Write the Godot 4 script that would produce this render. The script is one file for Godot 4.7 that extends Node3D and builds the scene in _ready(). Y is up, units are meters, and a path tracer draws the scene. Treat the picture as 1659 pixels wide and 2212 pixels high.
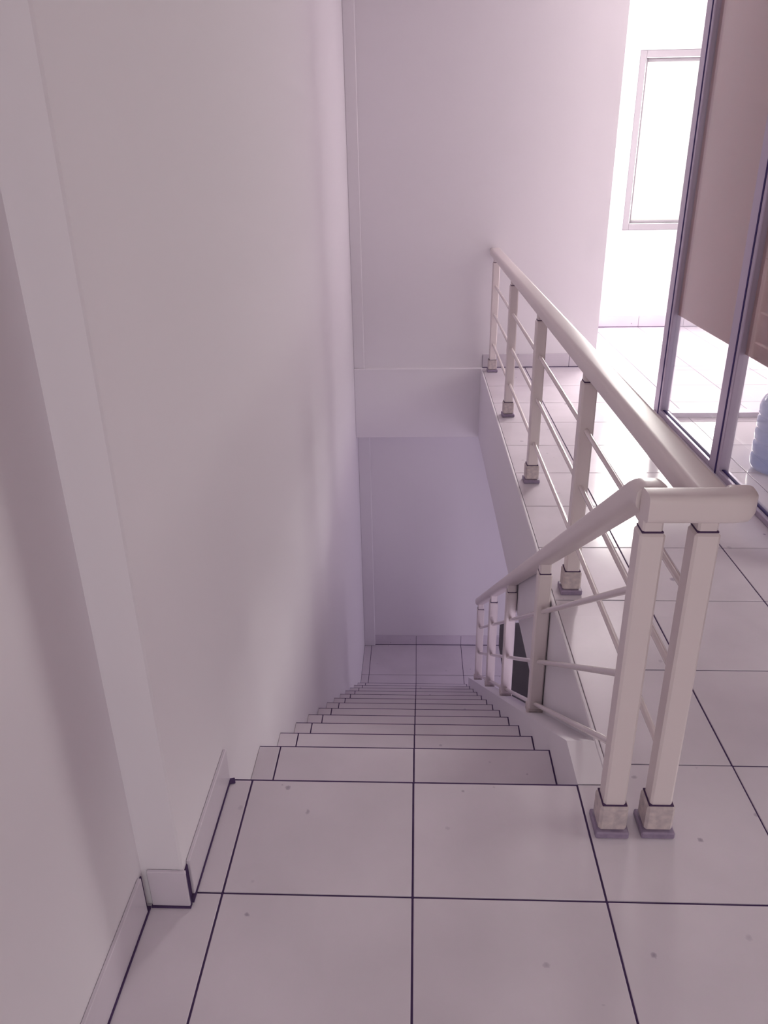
extends Node3D
# Metres, y up. Upper floor top at y = 0. The stairs go down towards -z, so a depth d in front of the camera is z = -d.

const TILE := 0.4            # floor tile pitch
const ROW0 := 1.126          # depth of one cross joint
const GAP := 0.0045          # grout joint
const EDGE_D := 1.455        # depth of the landing edge where the stairs start
const WELL_X := 0.487        # right side of the stairwell (slab face)
const WALL_X := -0.464       # wall along the stairs
const NEAR_X := -0.55        # wall beside the upper landing
const RETURN_D := 1.097      # where the wall steps out
const RISER := 0.1973
const TREAD := 0.29
const LOW := -2.565          # half landing
const FAR_D := 5.65
const WIN_D := 7.116
const RIGHT_X := 4.2
const BACK_D := -2.074
const CEIL := 2.9
const SLAB := -0.54

var M := {}
var used := {}
var cache := {}

# ---------------------------------------------------------------- helpers
func numbered(called: String) -> String:
	if not used.has(called):
		used[called] = 0
		return called
	used[called] += 1
	return "%s_%03d" % [called, used[called]]

func tag(o: Node, label := "", category := "", group := "", kind := "") -> void:
	if label: o.set_meta("label", label)
	if category: o.set_meta("category", category)
	if group: o.set_meta("group", group)
	if kind: o.set_meta("kind", kind)

func thing(called: String, at: Vector3, label: String, category: String, group := "") -> Node3D:
	var o := Node3D.new()
	o.name = numbered(called)
	add_child(o)
	o.position = at
	tag(o, label, category, group)
	return o

func obj(called: String, mesh: Mesh, mat: Material, parent: Node = null, at := Vector3.ZERO) -> MeshInstance3D:
	var o := MeshInstance3D.new()
	o.mesh = mesh
	o.material_override = mat
	o.position = at
	o.cast_shadow = GeometryInstance3D.SHADOW_CASTING_SETTING_ON
	if parent == null:
		o.name = numbered(called)
		add_child(o)
	else:
		o.name = called
		parent.add_child(o, true)
	return o

func struct(called: String, mesh: Mesh, mat: Material, label: String, at := Vector3.ZERO) -> MeshInstance3D:
	var o := obj(called, mesh, mat, null, at)
	tag(o, label, called.get_slice("_", 0), "", "structure")
	return o

func quad(st: SurfaceTool, a: Vector3, b: Vector3, c: Vector3, d: Vector3, centre: Vector3) -> void:
	# two triangles, turned so that the front faces away from centre
	var n := (b - a).cross(c - a)
	if n.length() < 1e-12:
		n = (c - a).cross(d - a)
	var pts := [a, b, c, a, c, d]
	if n.dot((a + b + c + d) * 0.25 - centre) > 0.0:
		pts = [a, c, b, a, d, c]
	for p in pts:
		st.add_vertex(p)

func tri(st: SurfaceTool, a: Vector3, b: Vector3, c: Vector3, centre: Vector3) -> void:
	var n := (b - a).cross(c - a)
	var pts := [a, b, c]
	if n.dot((a + b + c) / 3.0 - centre) > 0.0:
		pts = [a, c, b]
	for p in pts:
		st.add_vertex(p)

func begin() -> SurfaceTool:
	var st := SurfaceTool.new()
	st.begin(Mesh.PRIMITIVE_TRIANGLES)
	st.set_smooth_group(-1)
	return st

func finish(st: SurfaceTool) -> ArrayMesh:
	st.generate_normals()
	return st.commit()

func add_cbox(st: SurfaceTool, c: Vector3, size: Vector3, e: float) -> void:
	# a box with chamfered edges: 6 faces, 12 edge strips, 8 corners
	var h := size * 0.5
	e = minf(e, minf(h.x, minf(h.y, h.z)) * 0.9)
	if e <= 0.0:
		for ax in 3:
			for s in [-1.0, 1.0]:
				var u := (ax + 1) % 3
				var v := (ax + 2) % 3
				var q := []
				for k in [[-1, -1], [1, -1], [1, 1], [-1, 1]]:
					var p := Vector3.ZERO
					p[ax] = s * h[ax]; p[u] = k[0] * h[u]; p[v] = k[1] * h[v]
					q.append(c + p)
				quad(st, q[0], q[1], q[2], q[3], c)
		return
	var P := func(sx, sy, sz, ax) -> Vector3:
		var s := Vector3(sx, sy, sz)
		var p := Vector3.ZERO
		for i in 3:
			p[i] = s[i] * (h[i] if i == ax else h[i] - e)
		return c + p
	for ax in 3:
		for s in [-1, 1]:
			var q := []
			for k in [[-1, -1], [1, -1], [1, 1], [-1, 1]]:
				var sg := [0, 0, 0]
				sg[ax] = s; sg[(ax + 1) % 3] = k[0]; sg[(ax + 2) % 3] = k[1]
				q.append(P.call(sg[0], sg[1], sg[2], ax))
			quad(st, q[0], q[1], q[2], q[3], c)
	for ax in 3:   # strips along axis ax between the other two faces
		var u := (ax + 1) % 3
		var v := (ax + 2) % 3
		for su in [-1, 1]:
			for sv in [-1, 1]:
				var lo := [0, 0, 0]
				var hi := [0, 0, 0]
				lo[ax] = -1; hi[ax] = 1
				lo[u] = su; hi[u] = su; lo[v] = sv; hi[v] = sv
				quad(st, P.call(lo[0], lo[1], lo[2], u), P.call(hi[0], hi[1], hi[2], u), P.call(hi[0], hi[1], hi[2], v), P.call(lo[0], lo[1], lo[2], v), c)
	for sx in [-1, 1]:
		for sy in [-1, 1]:
			for sz in [-1, 1]:
				tri(st, P.call(sx, sy, sz, 0), P.call(sx, sy, sz, 1), P.call(sx, sy, sz, 2), c)

func cbox(size: Vector3, e := 0.0) -> ArrayMesh:
	var key := "%.4f %.4f %.4f %.4f" % [size.x, size.y, size.z, e]
	if not cache.has(key):
		var st := begin()
		add_cbox(st, Vector3.ZERO, size, e)
		cache[key] = finish(st)
	return cache[key]

# a box given by its limits: x, y, depth
func span(x0: float, x1: float, y0: float, y1: float, d0: float, d1: float, e := 0.0) -> Array:
	return [cbox(Vector3(x1 - x0, y1 - y0, d1 - d0), e), Vector3((x0 + x1) * 0.5, (y0 + y1) * 0.5, -(d0 + d1) * 0.5)]

func piece(called: String, b: Array, mat: Material, parent: Node) -> MeshInstance3D:
	return obj(called, b[0], mat, parent, b[1])

func boxes(list: Array) -> ArrayMesh:   # several limits in one mesh
	var st := begin()
	for b in list:
		var e: float = b[6] if b.size() > 6 else 0.0
		add_cbox(st, Vector3((b[0] + b[1]) * 0.5, (b[2] + b[3]) * 0.5, -(b[4] + b[5]) * 0.5), Vector3(b[1] - b[0], b[3] - b[2], b[5] - b[4]), e)
	return finish(st)

func prism(profile: PackedVector2Array, x0: float, x1: float) -> ArrayMesh:
	# profile in (depth, y), pushed along x
	var st := begin()
	var n := profile.size()
	var idx := Geometry2D.triangulate_polygon(profile)
	var mid := Vector2.ZERO
	for p in profile: mid += p / n
	for i in range(0, idx.size(), 3):
		for side in [[x0, 1e3], [x1, -1e3]]:
			var t := []
			for k in 3:
				var p := profile[idx[i + k]]
				t.append(Vector3(side[0], p.y, -p.x))
			tri(st, t[0], t[1], t[2], Vector3(side[1], mid.y, -mid.x))
	var clockwise := Geometry2D.is_polygon_clockwise(profile)
	for i in n:
		var a := profile[i]
		var b := profile[(i + 1) % n]
		var out := (b - a).orthogonal() * (1.0 if clockwise else -1.0)
		var m := (a + b) * 0.5 - out * 0.01
		if Geometry2D.is_point_in_polygon((a + b) * 0.5 + out.normalized() * 0.0005, profile):
			m = (a + b) * 0.5 + out * 0.01
		quad(st, Vector3(x0, a.y, -a.x), Vector3(x1, a.y, -a.x), Vector3(x1, b.y, -b.x), Vector3(x0, b.y, -b.x), Vector3((x0 + x1) * 0.5, m.y, -m.x))
	return finish(st)

func round_rect(w: float, h: float, r: float, seg := 5) -> PackedVector2Array:
	var out := PackedVector2Array()
	for k in 4:
		var c := Vector2([1, -1, -1, 1][k] * (w * 0.5 - r), [1, 1, -1, -1][k] * (h * 0.5 - r))
		for i in seg + 1:
			var a := PI * 0.5 * (k + float(i) / seg)
			out.append(c + Vector2(cos(a), sin(a)) * r)
	return out

func sweep(section: PackedVector2Array, path: Array, side_hint: Vector3, smooth := true) -> ArrayMesh:
	# pushes a closed section along a path; side_hint is the section's x axis where the path allows it
	var st := SurfaceTool.new()
	st.begin(Mesh.PRIMITIVE_TRIANGLES)
	st.set_smooth_group(0 if smooth else -1)
	var rings := []
	var n := path.size()
	for i in n:
		var t_in: Vector3 = (path[i] - path[maxi(i - 1, 0)]).normalized()
		var t_out: Vector3 = (path[mini(i + 1, n - 1)] - path[i]).normalized()
		var t := (t_in + t_out).normalized()
		var side := (side_hint - t * side_hint.dot(t)).normalized()
		var up := t.cross(side).normalized()
		var stretch := 1.0
		if i > 0 and i < n - 1:
			stretch = 1.0 / maxf(0.4, t.dot(t_in))
		var ring := []
		for p in section:
			ring.append(path[i] + side * p.x + up * p.y * stretch)
		rings.append(ring)
	var m := section.size()
	for i in n - 1:
		var centre: Vector3 = (path[i] + path[i + 1]) * 0.5
		for k in m:
			var k2 := (k + 1) % m
			quad(st, rings[i][k], rings[i + 1][k], rings[i + 1][k2], rings[i][k2], centre)
	st.set_smooth_group(-1)
	for e in [0, n - 1]:
		var back: Vector3 = path[1] if e == 0 else path[n - 2]
		for k in m:
			tri(st, path[e], rings[e][k], rings[e][(k + 1) % m], back)
	return finish(st)

func circle(r: float, seg := 10) -> PackedVector2Array:
	var out := PackedVector2Array()
	for i in seg:
		out.append(Vector2(cos(TAU * i / seg), sin(TAU * i / seg)) * r)
	return out

func lathe(profile: Array, seg := 40) -> ArrayMesh:
	var st := SurfaceTool.new()
	st.begin(Mesh.PRIMITIVE_TRIANGLES)
	st.set_smooth_group(0)
	for i in profile.size() - 1:
		var a: Vector2 = profile[i]
		var b: Vector2 = profile[i + 1]
		for k in seg:
			var u := TAU * k / seg
			var v := TAU * (k + 1) / seg
			var q := [Vector3(a.x * cos(u), a.y, a.x * sin(u)), Vector3(a.x * cos(v), a.y, a.x * sin(v)), Vector3(b.x * cos(v), b.y, b.x * sin(v)), Vector3(b.x * cos(u), b.y, b.x * sin(u))]
			var out := Vector2(b.y - a.y, -(b.x - a.x)).normalized()   # outward for a profile drawn upwards
			var w := (u + v) * 0.5
			var mid := (a + b) * 0.5
			var centre := Vector3(mid.x * cos(w), mid.y, mid.x * sin(w)) - Vector3(out.x * cos(w), out.y, out.x * sin(w)) * 0.05
			if a.x < 1e-5: tri(st, q[0], q[2], q[3], centre)
			elif b.x < 1e-5: tri(st, q[0], q[1], q[2], centre)
			else: quad(st, q[0], q[1], q[2], q[3], centre)
	return finish(st)

# ---------------------------------------------------------------- materials
func noise_tex(seed_: int, freq: float, c0: Color, c1: Color, octaves := 4, size := 512) -> NoiseTexture2D:
	var n := FastNoiseLite.new()
	n.seed = seed_
	n.noise_type = FastNoiseLite.TYPE_SIMPLEX_SMOOTH
	n.frequency = freq
	n.fractal_octaves = octaves
	var g := Gradient.new()
	g.set_color(0, c0); g.set_color(1, c1)
	var t := NoiseTexture2D.new()
	t.width = size; t.height = size
	t.seamless = true
	t.noise = n
	t.color_ramp = g
	return t

func mat(c: Color, rough: float, spec := 0.5, metal := 0.0) -> StandardMaterial3D:
	var m := StandardMaterial3D.new()
	m.albedo_color = c
	m.roughness = rough
	m.metallic_specular = spec
	m.metallic = metal
	return m

func mottled(c: Color, rough: float, spec: float, seed_: int, amount: float, scale_: float, bump := 0.0) -> StandardMaterial3D:
	var m := mat(c, rough, spec)
	m.albedo_texture = noise_tex(seed_, 0.012, Color(1 - amount, 1 - amount, 1 - amount * 0.8), Color.WHITE)
	m.uv1_triplanar = true
	m.uv1_world_triplanar = true
	m.uv1_scale = Vector3.ONE * scale_
	if bump > 0.0:
		m.normal_enabled = true
		var t := noise_tex(seed_ + 7, 0.03, Color.BLACK, Color.WHITE, 3)
		t.as_normal_map = true
		t.bump_strength = 2.0
		t.color_ramp = null
		m.normal_texture = t
		m.normal_scale = bump
	return m

func floor_marks(seed_: int) -> ImageTexture:
	# glazed tile: faint cloudy tone, scuffs and specks of dirt
	var rng := RandomNumberGenerator.new()
	rng.seed = seed_
	var n := FastNoiseLite.new()
	n.seed = seed_; n.frequency = 0.006; n.fractal_octaves = 5
	var size := 1024
	var im := Image.create(size, size, false, Image.FORMAT_RGB8)
	for y in size:
		for x in size:
			var v := 0.965 + 0.035 * n.get_noise_2d(x, y)
			im.set_pixel(x, y, Color(v, v * 0.995, v))
	for k in 90:
		var cx := rng.randi_range(12, size - 13)
		var cy := rng.randi_range(12, size - 13)
		var r := rng.randf_range(0.8, 3.2)
		if rng.randf() < 0.12: r *= 1.8
		var dark := rng.randf_range(0.04, 0.28)
		var squash := rng.randf_range(0.5, 1.4)
		for y in range(-8, 9):
			for x in range(-8, 9):
				var q := sqrt(x * x + y * y * squash) + n.get_noise_2d((cx + x) * 30.0, (cy + y) * 30.0)
				if q < r:
					var c := im.get_pixel(cx + x, cy + y)
					var a := dark * (1.0 - 0.5 * q / r)
					im.set_pixel(cx + x, cy + y, Color(c.r * (1 - a), c.g * (1 - a * 1.1), c.b * (1 - a * 0.9)))
	return ImageTexture.create_from_image(im)

func make_materials() -> void:
	M.wall = mat(Color(0.935, 0.91, 0.94), 0.85, 0.3)
	M.ceiling = mat(Color(0.95, 0.93, 0.945), 0.9, 0.3)
	M.tile = mat(Color(0.90, 0.865, 0.90), 0.12, 0.5)
	M.tile.albedo_texture = floor_marks(5)
	M.tile.uv1_triplanar = true
	M.tile.uv1_world_triplanar = true
	M.tile.uv1_scale = Vector3.ONE * 0.45
	M.stair_tile = M.tile.duplicate()
	M.stair_tile.albedo_color = Color(0.90, 0.865, 0.90)
	M.stair_tile.roughness = 0.35
	M.skirting = M.tile.duplicate()
	M.skirting.albedo_color = Color(0.89, 0.855, 0.90)
	M.skirting.roughness = 0.3
	M.grout = mottled(Color(0.36, 0.28, 0.43), 0.95, 0.2, 31, 0.15, 3.0)
	M.cream = mat(Color(0.915, 0.865, 0.87), 0.38, 0.5)
	M.cream_bar = mat(Color(0.915, 0.865, 0.87), 0.2, 0.7)
	M.foot = mottled(Color(0.865, 0.805, 0.80), 0.55, 0.4, 41, 0.16, 6.0)
	M.plate = mottled(Color(0.64, 0.57, 0.67), 0.5, 0.5, 42, 0.15, 6.0)
	M.gap_shade = mat(Color(0.33, 0.25, 0.37), 0.9, 0.2)  # dark colour stands in for the shade inside the post gaps
	M.alu = mat(Color(0.68, 0.63, 0.71), 0.38, 0.5, 0.45)
	M.gasket = mat(Color(0.20, 0.13, 0.36), 0.7, 0.3)
	M.window_frame = mat(Color(0.62, 0.60, 0.625), 0.4, 0.5)  # white frame greyed: its backlit shade is put into the colour
	M.film = mottled(Color(0.615, 0.345, 0.325), 0.5, 0.4, 51, 0.05, 1.2)
	M.film.backlight_enabled = true
	M.film.backlight = Color(0.12, 0.07, 0.055)
	M.added_film = mat(Color(0.72, 0.69, 0.68), 0.6, 0.3)  # unseen film, pale tone set for its effect on far wall light
	M.added_film.backlight_enabled = true
	M.added_film.backlight = Color(0.12, 0.115, 0.115)
	M.glass = mat(Color(0.93, 0.96, 0.97, 0.07), 0.02, 0.5)
	M.glass.transparency = BaseMaterial3D.TRANSPARENCY_ALPHA
	M.bottle = mat(Color(0.42, 0.56, 0.86, 0.78), 0.12, 0.5)
	M.bottle.transparency = BaseMaterial3D.TRANSPARENCY_ALPHA
	M.cap = mat(Color(0.85, 0.88, 0.95), 0.4)

# ---------------------------------------------------------------- camera, sky, light
func stage() -> void:
	var cam := Camera3D.new()
	cam.name = "camera"
	add_child(cam)
	cam.transform = Transform3D(Basis(Vector3(0.99905887, -0.01697643, -0.03991462), Vector3(-0.00107888, 0.9102146, -0.41413551), Vector3(0.04336141, 0.41378881, 0.90933965)), Vector3(0.00915, 1.39316, 0.0))
	cam.fov = 67.332
	cam.near = 0.05
	cam.far = 200.0
	cam.current = true
	var e := Environment.new()
	e.background_mode = Environment.BG_SKY
	var sm := ProceduralSkyMaterial.new()
	sm.sky_top_color = Color(0.97, 0.97, 0.96)
	sm.sky_horizon_color = Color(1.0, 0.985, 0.95)
	sm.ground_horizon_color = Color(1.0, 0.985, 0.95)
	sm.ground_bottom_color = Color(0.8, 0.78, 0.75)
	sm.sky_energy_multiplier = 0.78
	sm.ground_energy_multiplier = 0.78
	e.sky = Sky.new()
	e.sky.sky_material = sm
	e.tonemap_mode = Environment.TONE_MAPPER_LINEAR
	e.tonemap_exposure = 2.95
	e.sdfgi_enabled = true
	e.ssao_enabled = true
	e.ssil_enabled = true
	var we := WorldEnvironment.new()
	we.name = "environment"
	we.environment = e
	add_child(we)
	# area light per window opening; lower, flank and back ones are added fill
	daylight("daylight_far_window", Vector3(2.37, 1.49, -(WIN_D + 0.02)), Vector2(1.06, 1.18), Vector3(0, 0, 1), 5.4)
	daylight("daylight_side_window", Vector3(RIGHT_X + 0.02, 1.45, -5.95), Vector2(1.8, 1.5), Vector3(-1, 0, 0), 0.3)
	daylight("daylight_room_window", Vector3(RIGHT_X + 0.02, 1.45, -1.2), Vector2(1.8, 1.5), Vector3(-1, 0, 0), 1.9)
	daylight("fill_lower_window", Vector3(1.45, -1.5, -0.68), Vector2(1.5, 1.5), Vector3(0, 0, -1), 0.8, Color(0.96, 0.90, 1.0))  # fill for the shaft, no known source
	daylight("fill_flank_window", Vector3(2.42, -1.45, -5.35), Vector2(0.7, 1.3), Vector3(-1, 0, 0), 0.3, Color(0.96, 0.90, 1.0))  # second fill for the shaft and landing
	daylight("fill_back_window", Vector3(0.45, 1.6, -(BACK_D - 0.02)), Vector2(1.2, 1.6), Vector3(0, 0, -1), 0.49)  # fill from behind the camera

func daylight(called: String, at: Vector3, size: Vector2, towards: Vector3, energy: float, tint := Color(1.0, 0.985, 0.955)) -> void:
	var l := AreaLight3D.new()
	l.name = called
	l.area_size = size
	l.light_color = tint
	l.light_energy = energy
	l.shadow_enabled = true
	l.area_range = 30.0
	l.area_attenuation = 2.0
	add_child(l)
	l.position = at
	l.basis = Basis.looking_at(towards, Vector3.UP)

# ---------------------------------------------------------------- setting
func build_shell() -> void:
	struct("wall_near", boxes([[-0.70, NEAR_X, -0.3, CEIL, BACK_D, RETURN_D]]), M.wall, "plain lavender-white wall beside the upper landing")
	struct("wall_left", boxes([[-0.70, WALL_X, LOW - 0.2, CEIL, RETURN_D, 6.1, 0.004]]), M.wall, "long plain wall running down along the stairs")
	struct("wall_far", boxes([[WALL_X, 1.31, 0.0, CEIL, FAR_D, FAR_D + 0.14], [1.17, 1.31, 0.0, CEIL, FAR_D, WIN_D]]), M.wall, "plain wall facing the stairs above the beam")
	struct("wall_landing", boxes([[-0.6, 0.74, LOW - 0.2, -0.01, 5.82, 5.96], [0.74, 2.4, -2.33, -0.01, 5.82, 5.96]]), M.wall, "plain wall behind the lower landing")
	struct("beam_far", boxes([[WALL_X, WELL_X + 0.02, -0.535, 0.0, 5.62, 5.83, 0.004]]), M.wall, "concrete beam below the far wall")
	struct("trim_1", boxes([[WALL_X, -0.385, 0.0, CEIL, FAR_D - 0.012, FAR_D, 0.004]]), M.wall, "narrow plaster strip in the corner of the far wall")
	struct("trim_2", boxes([[WALL_X, -0.368, LOW, -0.5, 5.79, 5.82, 0.004]]), M.wall, "narrow plaster strip in the corner above the lower landing")
	struct("ceiling", boxes([[-0.7, RIGHT_X + 0.15, CEIL, CEIL + 0.15, BACK_D - 0.15, WIN_D + 0.15]]), M.ceiling, "white ceiling over the hall")
	# walls with window openings
	var wx0 := 1.77
	var wx1 := 2.97
	var wy0 := 0.825
	var wy1 := 2.168
	struct("wall_window", boxes([[1.17, wx0, -0.3, CEIL, WIN_D, WIN_D + 0.15], [wx1, RIGHT_X + 0.15, -0.3, CEIL, WIN_D, WIN_D + 0.15], [wx0, wx1, -0.3, wy0, WIN_D, WIN_D + 0.15], [wx0, wx1, wy1, CEIL, WIN_D, WIN_D + 0.15]]), M.wall, "bright wall around the far window")
	struct("wall_right", boxes([[RIGHT_X, RIGHT_X + 0.15, -0.3, CEIL, BACK_D, 0.2], [RIGHT_X, RIGHT_X + 0.15, -0.3, CEIL, 2.2, 4.95], [RIGHT_X, RIGHT_X + 0.15, -0.3, CEIL, 6.95, WIN_D], [RIGHT_X, RIGHT_X + 0.15, -0.3, 0.65, 0.2, 6.95], [RIGHT_X, RIGHT_X + 0.15, 2.25, CEIL, 0.2, 6.95]]), M.wall, "outer wall of the glazed room with two windows")
	struct("wall_back", boxes([[-0.7, -0.25, -0.3, CEIL, BACK_D - 0.15, BACK_D], [1.15, RIGHT_X + 0.15, -0.3, CEIL, BACK_D - 0.15, BACK_D], [-0.25, 1.15, -0.3, 0.7, BACK_D - 0.15, BACK_D], [-0.25, 1.15, 2.5, CEIL, BACK_D - 0.15, BACK_D]]), M.wall, "wall at the back of the hall with an added tall window")
	# stair shaft below the upper floor
	struct("wall_void", boxes([[2.4, 2.55, LOW - 0.2, SLAB + 0.05, 0.6, 4.925], [2.4, 2.55, LOW - 0.2, SLAB + 0.05, 5.775, 5.96], [2.4, 2.55, LOW - 0.2, -2.2, 4.925, 5.775], [2.4, 2.55, -0.7, SLAB + 0.05, 4.925, 5.775], [-0.7, 0.6, LOW - 0.2, -0.25, 0.55, 0.7], [2.3, 2.5, LOW - 0.2, -0.25, 0.55, 0.7], [0.6, 2.3, LOW - 0.2, -2.35, 0.55, 0.7], [0.6, 2.3, -0.65, -0.25, 0.55, 0.7]]), M.wall, "walls of the space beside the lower stairs")
	struct("floor_void", boxes([[-0.7, 2.5, LOW - 0.25, LOW - 0.012, 0.6, 4.9], [0.64, 2.5, -6.1, -6.0, 4.8, 9.1]]), M.stair_tile, "floor of the space beside the lower stairs")
	struct("wall_pit", boxes([[0.70, 0.74, -6.0, LOW - 0.012, 4.9, 5.83], [2.4, 2.5, -6.0, LOW, 4.9, 9.1], [0.64, 2.5, -6.0, LOW - 0.012, 4.8, 4.9], [0.64, 2.5, -6.0, -2.2, 9.0, 9.1], [0.64, 0.74, -6.0, -2.2, 5.83, 9.1], [0.64, 2.5, -2.3, -2.2, 5.96, 9.1]]), M.wall, "walls of a deep pit, shaped to stay dark, where the stairs turn down to the right")  # depth chosen so the opening stays dark; no flight inside

func window_unit(called: String, label: String, at: Vector3, turn: float, w: float, h: float, blades: int) -> void:
	# x across, y up, +z into the room; at = middle of the opening on the inner wall face
	var o := thing(called, at, label, "window")
	o.set_meta("kind", "structure")
	o.rotation.y = turn
	var f := 0.055
	for s in [-1, 1]:
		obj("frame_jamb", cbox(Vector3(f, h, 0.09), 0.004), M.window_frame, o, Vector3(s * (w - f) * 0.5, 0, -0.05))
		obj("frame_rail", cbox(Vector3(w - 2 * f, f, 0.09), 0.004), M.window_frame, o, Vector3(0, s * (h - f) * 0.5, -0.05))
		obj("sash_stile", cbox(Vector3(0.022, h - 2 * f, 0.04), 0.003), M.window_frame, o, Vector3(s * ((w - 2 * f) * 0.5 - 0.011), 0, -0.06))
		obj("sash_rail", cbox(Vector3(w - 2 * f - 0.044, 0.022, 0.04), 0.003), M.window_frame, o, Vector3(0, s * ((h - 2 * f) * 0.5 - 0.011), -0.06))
	var iw := w - 2 * f - 0.044
	var ih := h - 2 * f - 0.044
	if blades > 0:
		for k in blades:
			var b := obj("louvre_blade", cbox(Vector3(iw, ih / blades * 1.05, 0.004), 0.0), M.glass, o, Vector3(0, -ih * 0.5 + ih / blades * (k + 0.5), -0.06))
			b.rotation.x = 0.25
	else:
		obj("pane", cbox(Vector3(iw, ih, 0.005)), M.glass, o, Vector3(0, 0, -0.06))

func build_windows() -> void:
	window_unit("window_1", "white framed louvre window in the bright far wall", Vector3(2.37, 1.4965, -WIN_D), 0.0, 1.2, 1.343, 18)
	window_unit("window_2", "wide white framed window in the outer wall of the glazed room", Vector3(RIGHT_X, 1.45, -5.95), -PI / 2, 2.0, 1.6, 0)
	window_unit("window_3", "added fill window in the space beside the lower stairs, lighting the shaft", Vector3(1.45, -1.5, -0.7), PI, 1.7, 1.7, 0)  # unseen, added to brighten the stair shaft
	window_unit("window_4", "white framed window in the outer wall behind the water bottle", Vector3(RIGHT_X, 1.45, -1.2), -PI / 2, 2.0, 1.6, 0)
	window_unit("window_5", "tall fill window added in the wall at the back of the hall", Vector3(0.45, 1.6, -BACK_D), PI, 1.4, 1.8, 0)  # unseen, added as soft fill on surfaces facing the camera
	window_unit("window_6", "narrow fill window added at the turn of the lower stairs", Vector3(2.4, -1.45, -5.35), -PI / 2, 0.85, 1.5, 0)  # unseen, added to lift the landing and shaft wall

func tile_piece(parent: Node, x0: float, x1: float, d0: float, d1: float, y: float, m: Material) -> void:
	piece("tile", span(x0, x1, y - 0.009, y, d0, d1, 0.0012), m, parent)

func build_floor() -> void:
	var slab := boxes([[-0.7, RIGHT_X, -0.30, -0.0025, BACK_D, EDGE_D], [WELL_X, RIGHT_X, SLAB, -0.010, EDGE_D, WIN_D, 0.0], [WELL_X + 0.012, RIGHT_X, -0.012, -0.0025, EDGE_D, WIN_D]])
	var f := struct("floor", slab, M.grout, "glossy off-white square tiles with dark joints on the upper floor")
	piece("slab_edge", span(WELL_X - 0.012, WELL_X, SLAB, -0.0005, EDGE_D + 0.002, 5.62, 0.003), M.wall, f)
	var g := GAP * 0.5
	var d := BACK_D
	while d < WIN_D - 0.02:
		var e := d + TILE
		var d0 := d + g
		var d1 := minf(e, WIN_D) - g
		for k in range(-2, 11):
			var x0 := k * TILE + g
			var x1 := minf((k + 1) * TILE, RIGHT_X) - g
			x0 = maxf(x0, NEAR_X - 0.01)
			if x1 - x0 < 0.03: continue
			if x1 <= 0.41:
				var q := minf(d1, EDGE_D - 0.006)
				if q - d0 > 0.03: tile_piece(f, x0, x1, d0, q, 0.0, M.tile)
			elif x0 < WELL_X:
				if d1 < EDGE_D: tile_piece(f, x0, x1, d0, d1, 0.0, M.tile)
				elif d0 > EDGE_D:
					if d0 < FAR_D: tile_piece(f, WELL_X + 0.001, x1, d0, minf(d1, FAR_D + 0.02), 0.0, M.tile)
				else: obj("tile", boxes([[x0, WELL_X, -0.009, 0.0, d0, EDGE_D - 0.004], [WELL_X, x1, -0.009, 0.0, d0, d1]]), M.tile, f)
			else:
				if x1 < 1.3 and d0 > FAR_D: continue
				tile_piece(f, x0, x1, d0, minf(d1, FAR_D + 0.02) if x1 < 1.2 else d1, 0.0, M.tile)
		d = e
	# lower landing
	var l := struct("floor_landing", boxes([[WALL_X - 0.02, 0.74, LOW - 0.25, LOW - 0.003, 4.9, 5.83]]), M.grout, "off-white tiled landing at the foot of the stairs")
	for r in [[4.9, 4.964], [4.964, 5.364], [5.364, 5.815]]:
		for k in range(-2, 4):
			var x0 := maxf(k * TILE, WALL_X) + g
			var x1 := minf((k + 1) * TILE, 0.74) - g
			if x1 - x0 > 0.02: tile_piece(l, x0, x1, r[0] + g, r[1] - g, LOW, M.stair_tile)

func skirting(called: String, label: String, along_d: bool, a: float, b: float, at: float, face: int, y: float, joint0: float) -> void:
	# pieces 0.4 m long and 0.1 m high on a wall; at = wall face, face = which way the wall looks
	# grout: a thin bed behind the tiles and a bead along the floor
	var bed := boxes([[0, 0.003, y, y + 0.09, a, b], [0, 0.011, y, y + 0.0045, a, b]]) if along_d else boxes([[a, b, y, y + 0.09, -0.003, 0], [a, b, y, y + 0.0045, -0.011, 0]])
	var root := struct(called, bed, M.grout, label, Vector3(at, 0, 0) if along_d else Vector3(0, 0, -at))
	var p := joint0
	while p > a: p -= TILE
	while p < b:
		var u := maxf(p, a) + 0.0015
		var v := minf(p + TILE, b) - 0.0015
		if v - u > 0.02:
			var q := span(0, 0.008, y + 0.004, y + 0.10, u, v, 0.0015) if along_d else span(u, v, y + 0.004, y + 0.10, 0, 0.008, 0.0015)
			var c: Vector3 = q[1]
			if along_d: c.x = at + face * 0.0045
			else: c.z = -(at - face * 0.0045)
			obj("skirting_tile", q[0], M.skirting, root, c - root.position)
		p += TILE

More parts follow.
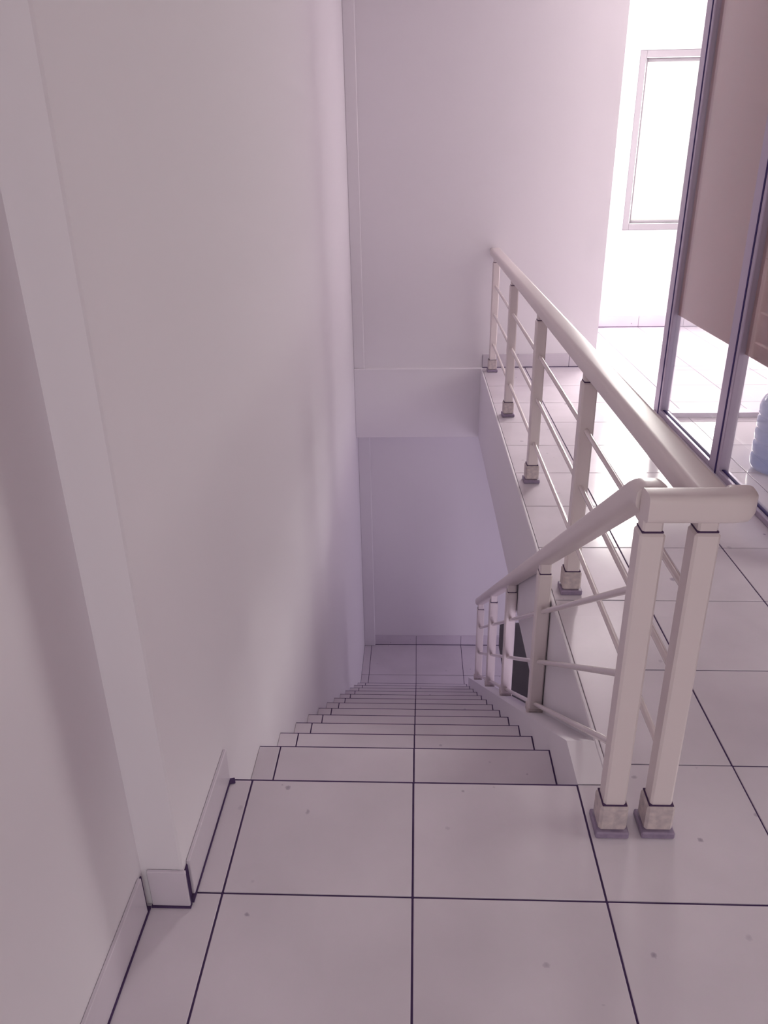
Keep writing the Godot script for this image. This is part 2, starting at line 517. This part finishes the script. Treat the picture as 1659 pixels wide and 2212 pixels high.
func build_skirting() -> void:
	skirting("baseboard_near", "off-white skirting tiles along the near landing wall", true, BACK_D, RETURN_D - 0.01, NEAR_X, 1, 0.0, ROW0 - 0.05)
	skirting("baseboard_return", "short skirting tile on the wall corner", false, NEAR_X + 0.012, WALL_X + 0.008, RETURN_D, 1, 0.0, NEAR_X + 0.012)
	skirting("baseboard_left", "off-white skirting tiles along the wall at the top of the stairs", true, RETURN_D + 0.004, EDGE_D - 0.005, WALL_X, 1, 0.0, RETURN_D + 0.02)
	skirting("baseboard_far", "off-white skirting tiles below the far wall beside the railing", false, WELL_X, 1.31, FAR_D, 1, 0.0, 0.72)
	skirting("baseboard_window", "off-white skirting tiles below the far window", false, 1.32, RIGHT_X, WIN_D, 1, 0.0, 1.6)
	skirting("baseboard_landing", "off-white skirting tiles at the back of the lower landing", false, WALL_X, 0.74, 5.82, 1, LOW, 0.0)
	# broken tile corner at the end of the skirting
	var b := piece("chipped_corner", span(WALL_X + 0.001, WALL_X + 0.022, 0.0005, 0.004, EDGE_D - 0.022, EDGE_D - 0.002, 0.0015), M.grout, get_node("floor"))
	b.rotation.y = 0.3

# ---------------------------------------------------------------- stairs
func nose(k: int) -> float:
	return EDGE_D if k == 0 else 1.80 + TREAD * (k - 1)

func curb_y(d: float) -> float:
	return minf(0.0, -0.51 - 0.68 * (d - 2.36))

func build_stairs() -> void:
	var s := thing("staircase", Vector3(0, LOW, -3.2), "straight tiled flight of stairs going down to the lower landing", "staircase")
	var off := -s.position
	var g := GAP * 0.5
	for k in range(1, 13):
		var y := -RISER * k
		var d0 := nose(k - 1)
		var d1 := nose(k)
		var step := obj("step", boxes([[WALL_X + 0.0005, 0.402, y - RISER - 0.12, y - 0.003, d0 - 0.03, d1]]), M.grout, s, off)
		for c in [[WALL_X + 0.001, -TILE - g], [-TILE + g, -g], [g, TILE - 0.003]]:
			obj("tread_tile", cbox(Vector3(c[1] - c[0], 0.009, d1 - d0 - 0.008), 0.001), M.stair_tile, step, Vector3((c[0] + c[1]) * 0.5, y - 0.0045, -(d0 + d1 - 0.005) * 0.5))
			obj("riser_tile", cbox(Vector3(c[1] - c[0], RISER - 0.016, 0.008), 0.001), M.stair_tile, step, Vector3((c[0] + c[1]) * 0.5, y + RISER * 0.5 - 0.006, -(d0 + 0.003)))
	for c in [[WALL_X + 0.001, -TILE - g], [-TILE + g, -g], [g, TILE - 0.003]]:
		obj("riser_tile", cbox(Vector3(c[1] - c[0], RISER - 0.016, 0.008), 0.001), M.stair_tile, s, off + Vector3((c[0] + c[1]) * 0.5, LOW + RISER * 0.5 - 0.006, -(nose(12) + 0.003)))
	# sloping curb that carries the railing
	var pts := PackedVector2Array([Vector2(EDGE_D, 0.0), Vector2(1.61, 0.0), Vector2(4.86, curb_y(4.86)), Vector2(4.86, LOW), Vector2(4.5, LOW), Vector2(EDGE_D, -0.55)])
	obj("curb", prism(pts, 0.402, WELL_X - 0.0125), M.wall, s, off)

# ---------------------------------------------------------------- railings
func add_post(rail: Node3D, base: Vector3, total: float, joint: float, slope: float) -> void:
	# square tube with a narrower insert at the top, on a collared foot plate
	var w := 0.048
	var p := obj("post", cbox(Vector3(w, joint - 0.012, w), 0.005), M.cream, rail, base + Vector3(0, (joint + 0.012) * 0.5, 0) - rail.position)
	var up := -(joint + 0.012) * 0.5
	obj("insert", cbox(Vector3(0.038, total - joint, 0.038), 0.004), M.cream, p, Vector3(0, up + (total + joint) * 0.5, 0))
	obj("joint_gap_shade", cbox(Vector3(0.0405, 0.004, 0.0405), 0.001), M.gap_shade, p, Vector3(0, up + joint + 0.002, 0))
	if slope == 0.0:
		obj("foot_collar", cbox(Vector3(0.062, 0.07, 0.062), 0.006), M.foot, p, Vector3(0, up + 0.053, 0))
		obj("foot_gap_shade", cbox(Vector3(0.0545, 0.003, 0.0545), 0.001), M.gap_shade, p, Vector3(0, up + 0.0885, 0))  # solid dark ring in place of the shaded recess
		obj("foot_plate", cbox(Vector3(0.074, 0.018, 0.074), 0.003), M.plate, p, Vector3(0, up + 0.009, 0))
	else:
		obj("foot_collar", cbox(Vector3(0.058, 0.035, 0.058), 0.005), M.foot, p, Vector3(0, up + 0.015, 0))

func tube(r: float, a: Vector3, b: Vector3) -> ArrayMesh:
	return sweep(circle(r), [a, b], Vector3.RIGHT)

func build_railings() -> void:
	var x := 0.549
	var up := thing("landing_railing", Vector3(x, 0, -3.4), "cream metal railing with three bars along the edge of the upper floor", "railing")
	var ds := [1.326, 2.393, 3.42, 4.46, 5.53]
	for d in ds: add_post(up, Vector3(x, 0, -d), 0.787, 0.756, 0.0)
	var sec := round_rect(0.072, 0.054, 0.018)
	obj("handrail", sweep(sec, [Vector3(x, 0.815, -1.30) - up.position, Vector3(x, 0.815, -FAR_D) - up.position], Vector3.RIGHT), M.cream, up)
	# short tube that turns from this rail to the stair rail
	var turn := [Vector3(0.424, 0.8155, -1.300), Vector3(0.432, 0.8155, -1.300), Vector3(0.575, 0.8155, -1.300), Vector3(0.592, 0.8155, -1.304), Vector3(0.600, 0.8155, -1.315), Vector3(0.602, 0.8155, -1.33)]
	for i in turn.size(): turn[i] -= up.position
	obj("corner_tube", sweep(round_rect(0.056, 0.056, 0.014), turn, Vector3.UP), M.cream, up)
	for i in ds.size() - 1:
		for y in [0.60, 0.405, 0.197]:
			obj("bar", tube(0.0085, Vector3(x, y, -(ds[i] + 0.02)) - up.position, Vector3(x, y, -(ds[i + 1] - 0.02)) - up.position), M.cream_bar, up)
	# stair railing
	var sx := 0.447
	var st := thing("stair_railing", Vector3(sx, LOW, -3.2), "cream metal railing with sloping bars going down beside the stairs", "railing")
	var sd := [1.324, 2.34, 3.12, 3.82, 4.57]
	var top := func(d: float) -> float: return 0.848 - 0.68 * (d - 1.382)
	add_post(st, Vector3(sx, 0, -1.324), 0.787, 0.756, 0.0)
	for i in range(1, 5):
		var b := curb_y(sd[i])
		add_post(st, Vector3(sx, b, -sd[i]), top.call(sd[i]) - b - 0.04, top.call(sd[i]) - b - 0.095, 1.0)
	var path := []
	for q in [[1.330, 0.815], [1.345, 0.8165], [1.365, 0.814], [1.385, 0.806], [1.405, 0.795]]: path.append(Vector3(sx, q[1], -q[0]))
	path.append(Vector3(sx, top.call(4.66) - 0.0335, -4.66))
	for i in path.size(): path[i] -= st.position
	obj("handrail", sweep(round_rect(0.062, 0.054, 0.02), path, Vector3.RIGHT), M.cream, st)
	for i in sd.size() - 1:
		for o in [0.255, 0.465, 0.655]:
			obj("bar", tube(0.0085, Vector3(sx, top.call(sd[i] + 0.02) - o, -(sd[i] + 0.02)) - st.position, Vector3(sx, top.call(sd[i + 1] - 0.02) - o, -(sd[i + 1] - 0.02)) - st.position), M.cream_bar, st)

# ---------------------------------------------------------------- glazed room
func mullion(o: Node3D, at: Vector3, across_x: bool) -> void:
	# aluminium profile with a dark gasket groove down its faces; at is on the floor
	var h := CEIL
	var w := 0.13
	var t := 0.05
	var size := Vector3(t, h, w) if not across_x else Vector3(w, h, t)
	var p := obj("mullion", cbox(size, 0.004), M.alu, o, at + Vector3(0, h * 0.5, 0) - o.position)
	var gs := Vector3(t + 0.003, h, 0.016) if not across_x else Vector3(0.010, h, t + 0.003)
	obj("gasket", cbox(gs), M.gasket, p, Vector3.ZERO if across_x else Vector3(0, 0, 0.028))

func build_partition() -> void:
	var px := 1.47
	var o := thing("glass_partition", Vector3(px, 0, -2.0), "aluminium framed glass partition beside the railing with brown film on its upper part", "partition")
	var ds := [4.52, 3.55, 2.58, 1.61, 0.64, -0.33, -1.30, BACK_D + 0.07]
	for d in ds: mullion(o, Vector3(px, 0, -d), false)
	for i in ds.size() - 1:
		var a: float = ds[i + 1] + 0.065
		var b: float = ds[i] - 0.065
		var parts := [["bottom_track", 0.0, 0.028, 0.05, M.alu, 0.003], ["pane", 0.028, CEIL - 0.03, 0.006, M.glass, 0.0], ["top_track", CEIL - 0.03, CEIL, 0.05, M.alu, 0.003]]
		for q in parts:
			piece(q[0], span(-q[3] * 0.5, q[3] * 0.5, q[1], q[2], a - 2.0, b - 2.0, q[5]), q[4], o)
		piece("track_gasket", span(-0.008, 0.008, 0.026, 0.031, a - 2.0, b - 2.0), M.gasket, o)
		piece("film", span(0.0035, 0.0055, 0.585, CEIL - 0.03, a - 2.0, b - 2.0), M.film, o)
	# end of the glazed room
	var e := thing("end_partition", Vector3(2.8, 0, -4.45), "aluminium framed glass partition with added pale film across the end of the glazed room", "partition")
	var xs := [2.4, 3.3, RIGHT_X - 0.066]
	for x in xs: mullion(e, Vector3(x, 0, -4.45), true)
	var lims := [px + 0.025, 2.4, 3.3, RIGHT_X - 0.066]
	for i in 3:
		var a: float = lims[i] + (0.065 if i > 0 else 0.0) - 2.8
		var b: float = lims[i + 1] - 0.065 - 2.8
		piece("bottom_track", span(a, b, 0.0, 0.03, -0.05, 0.03, 0.003), M.alu, e)
		piece("pane", span(a, b, 0.03, CEIL - 0.03, -0.003, 0.003), M.glass, e)
		piece("film", span(a, b, 0.585, CEIL - 0.03, -0.0055, -0.0035), M.added_film, e)  # added out of view to keep room light off the far wall
		piece("top_track", span(a, b, CEIL - 0.03, CEIL, -0.025, 0.025, 0.003), M.alu, e)
	# water bottle on the floor behind the glass
	var w := thing("water_bottle", Vector3(1.762, 0, -3.56), "large ribbed blue water bottle standing behind the glass partition", "bottle")
	var prof := [Vector2(0.0, 0.004), Vector2(0.10, 0.0), Vector2(0.122, 0.008), Vector2(0.132, 0.025)]
	for k in 4:
		var y := 0.035 + k * 0.062
		prof.append_array([Vector2(0.135, y), Vector2(0.1355, y + 0.036), Vector2(0.131, y + 0.044), Vector2(0.127, y + 0.050), Vector2(0.131, y + 0.056)])
	prof.append_array([Vector2(0.135, 0.285), Vector2(0.135, 0.315), Vector2(0.131, 0.335), Vector2(0.120, 0.358), Vector2(0.10, 0.38), Vector2(0.07, 0.40), Vector2(0.042, 0.413), Vector2(0.032, 0.425), Vector2(0.030, 0.455), Vector2(0.0, 0.456)])
	obj("body", lathe(prof), M.bottle, w)
	obj("cap", lathe([Vector2(0.034, 0.43), Vector2(0.034, 0.472), Vector2(0.030, 0.478), Vector2(0.0, 0.479)], 24), M.cap, w)

func _ready() -> void:
	stage()
	make_materials()
	build_shell()
	build_windows()
	build_floor()
	build_skirting()
	build_stairs()
	build_railings()
	build_partition()
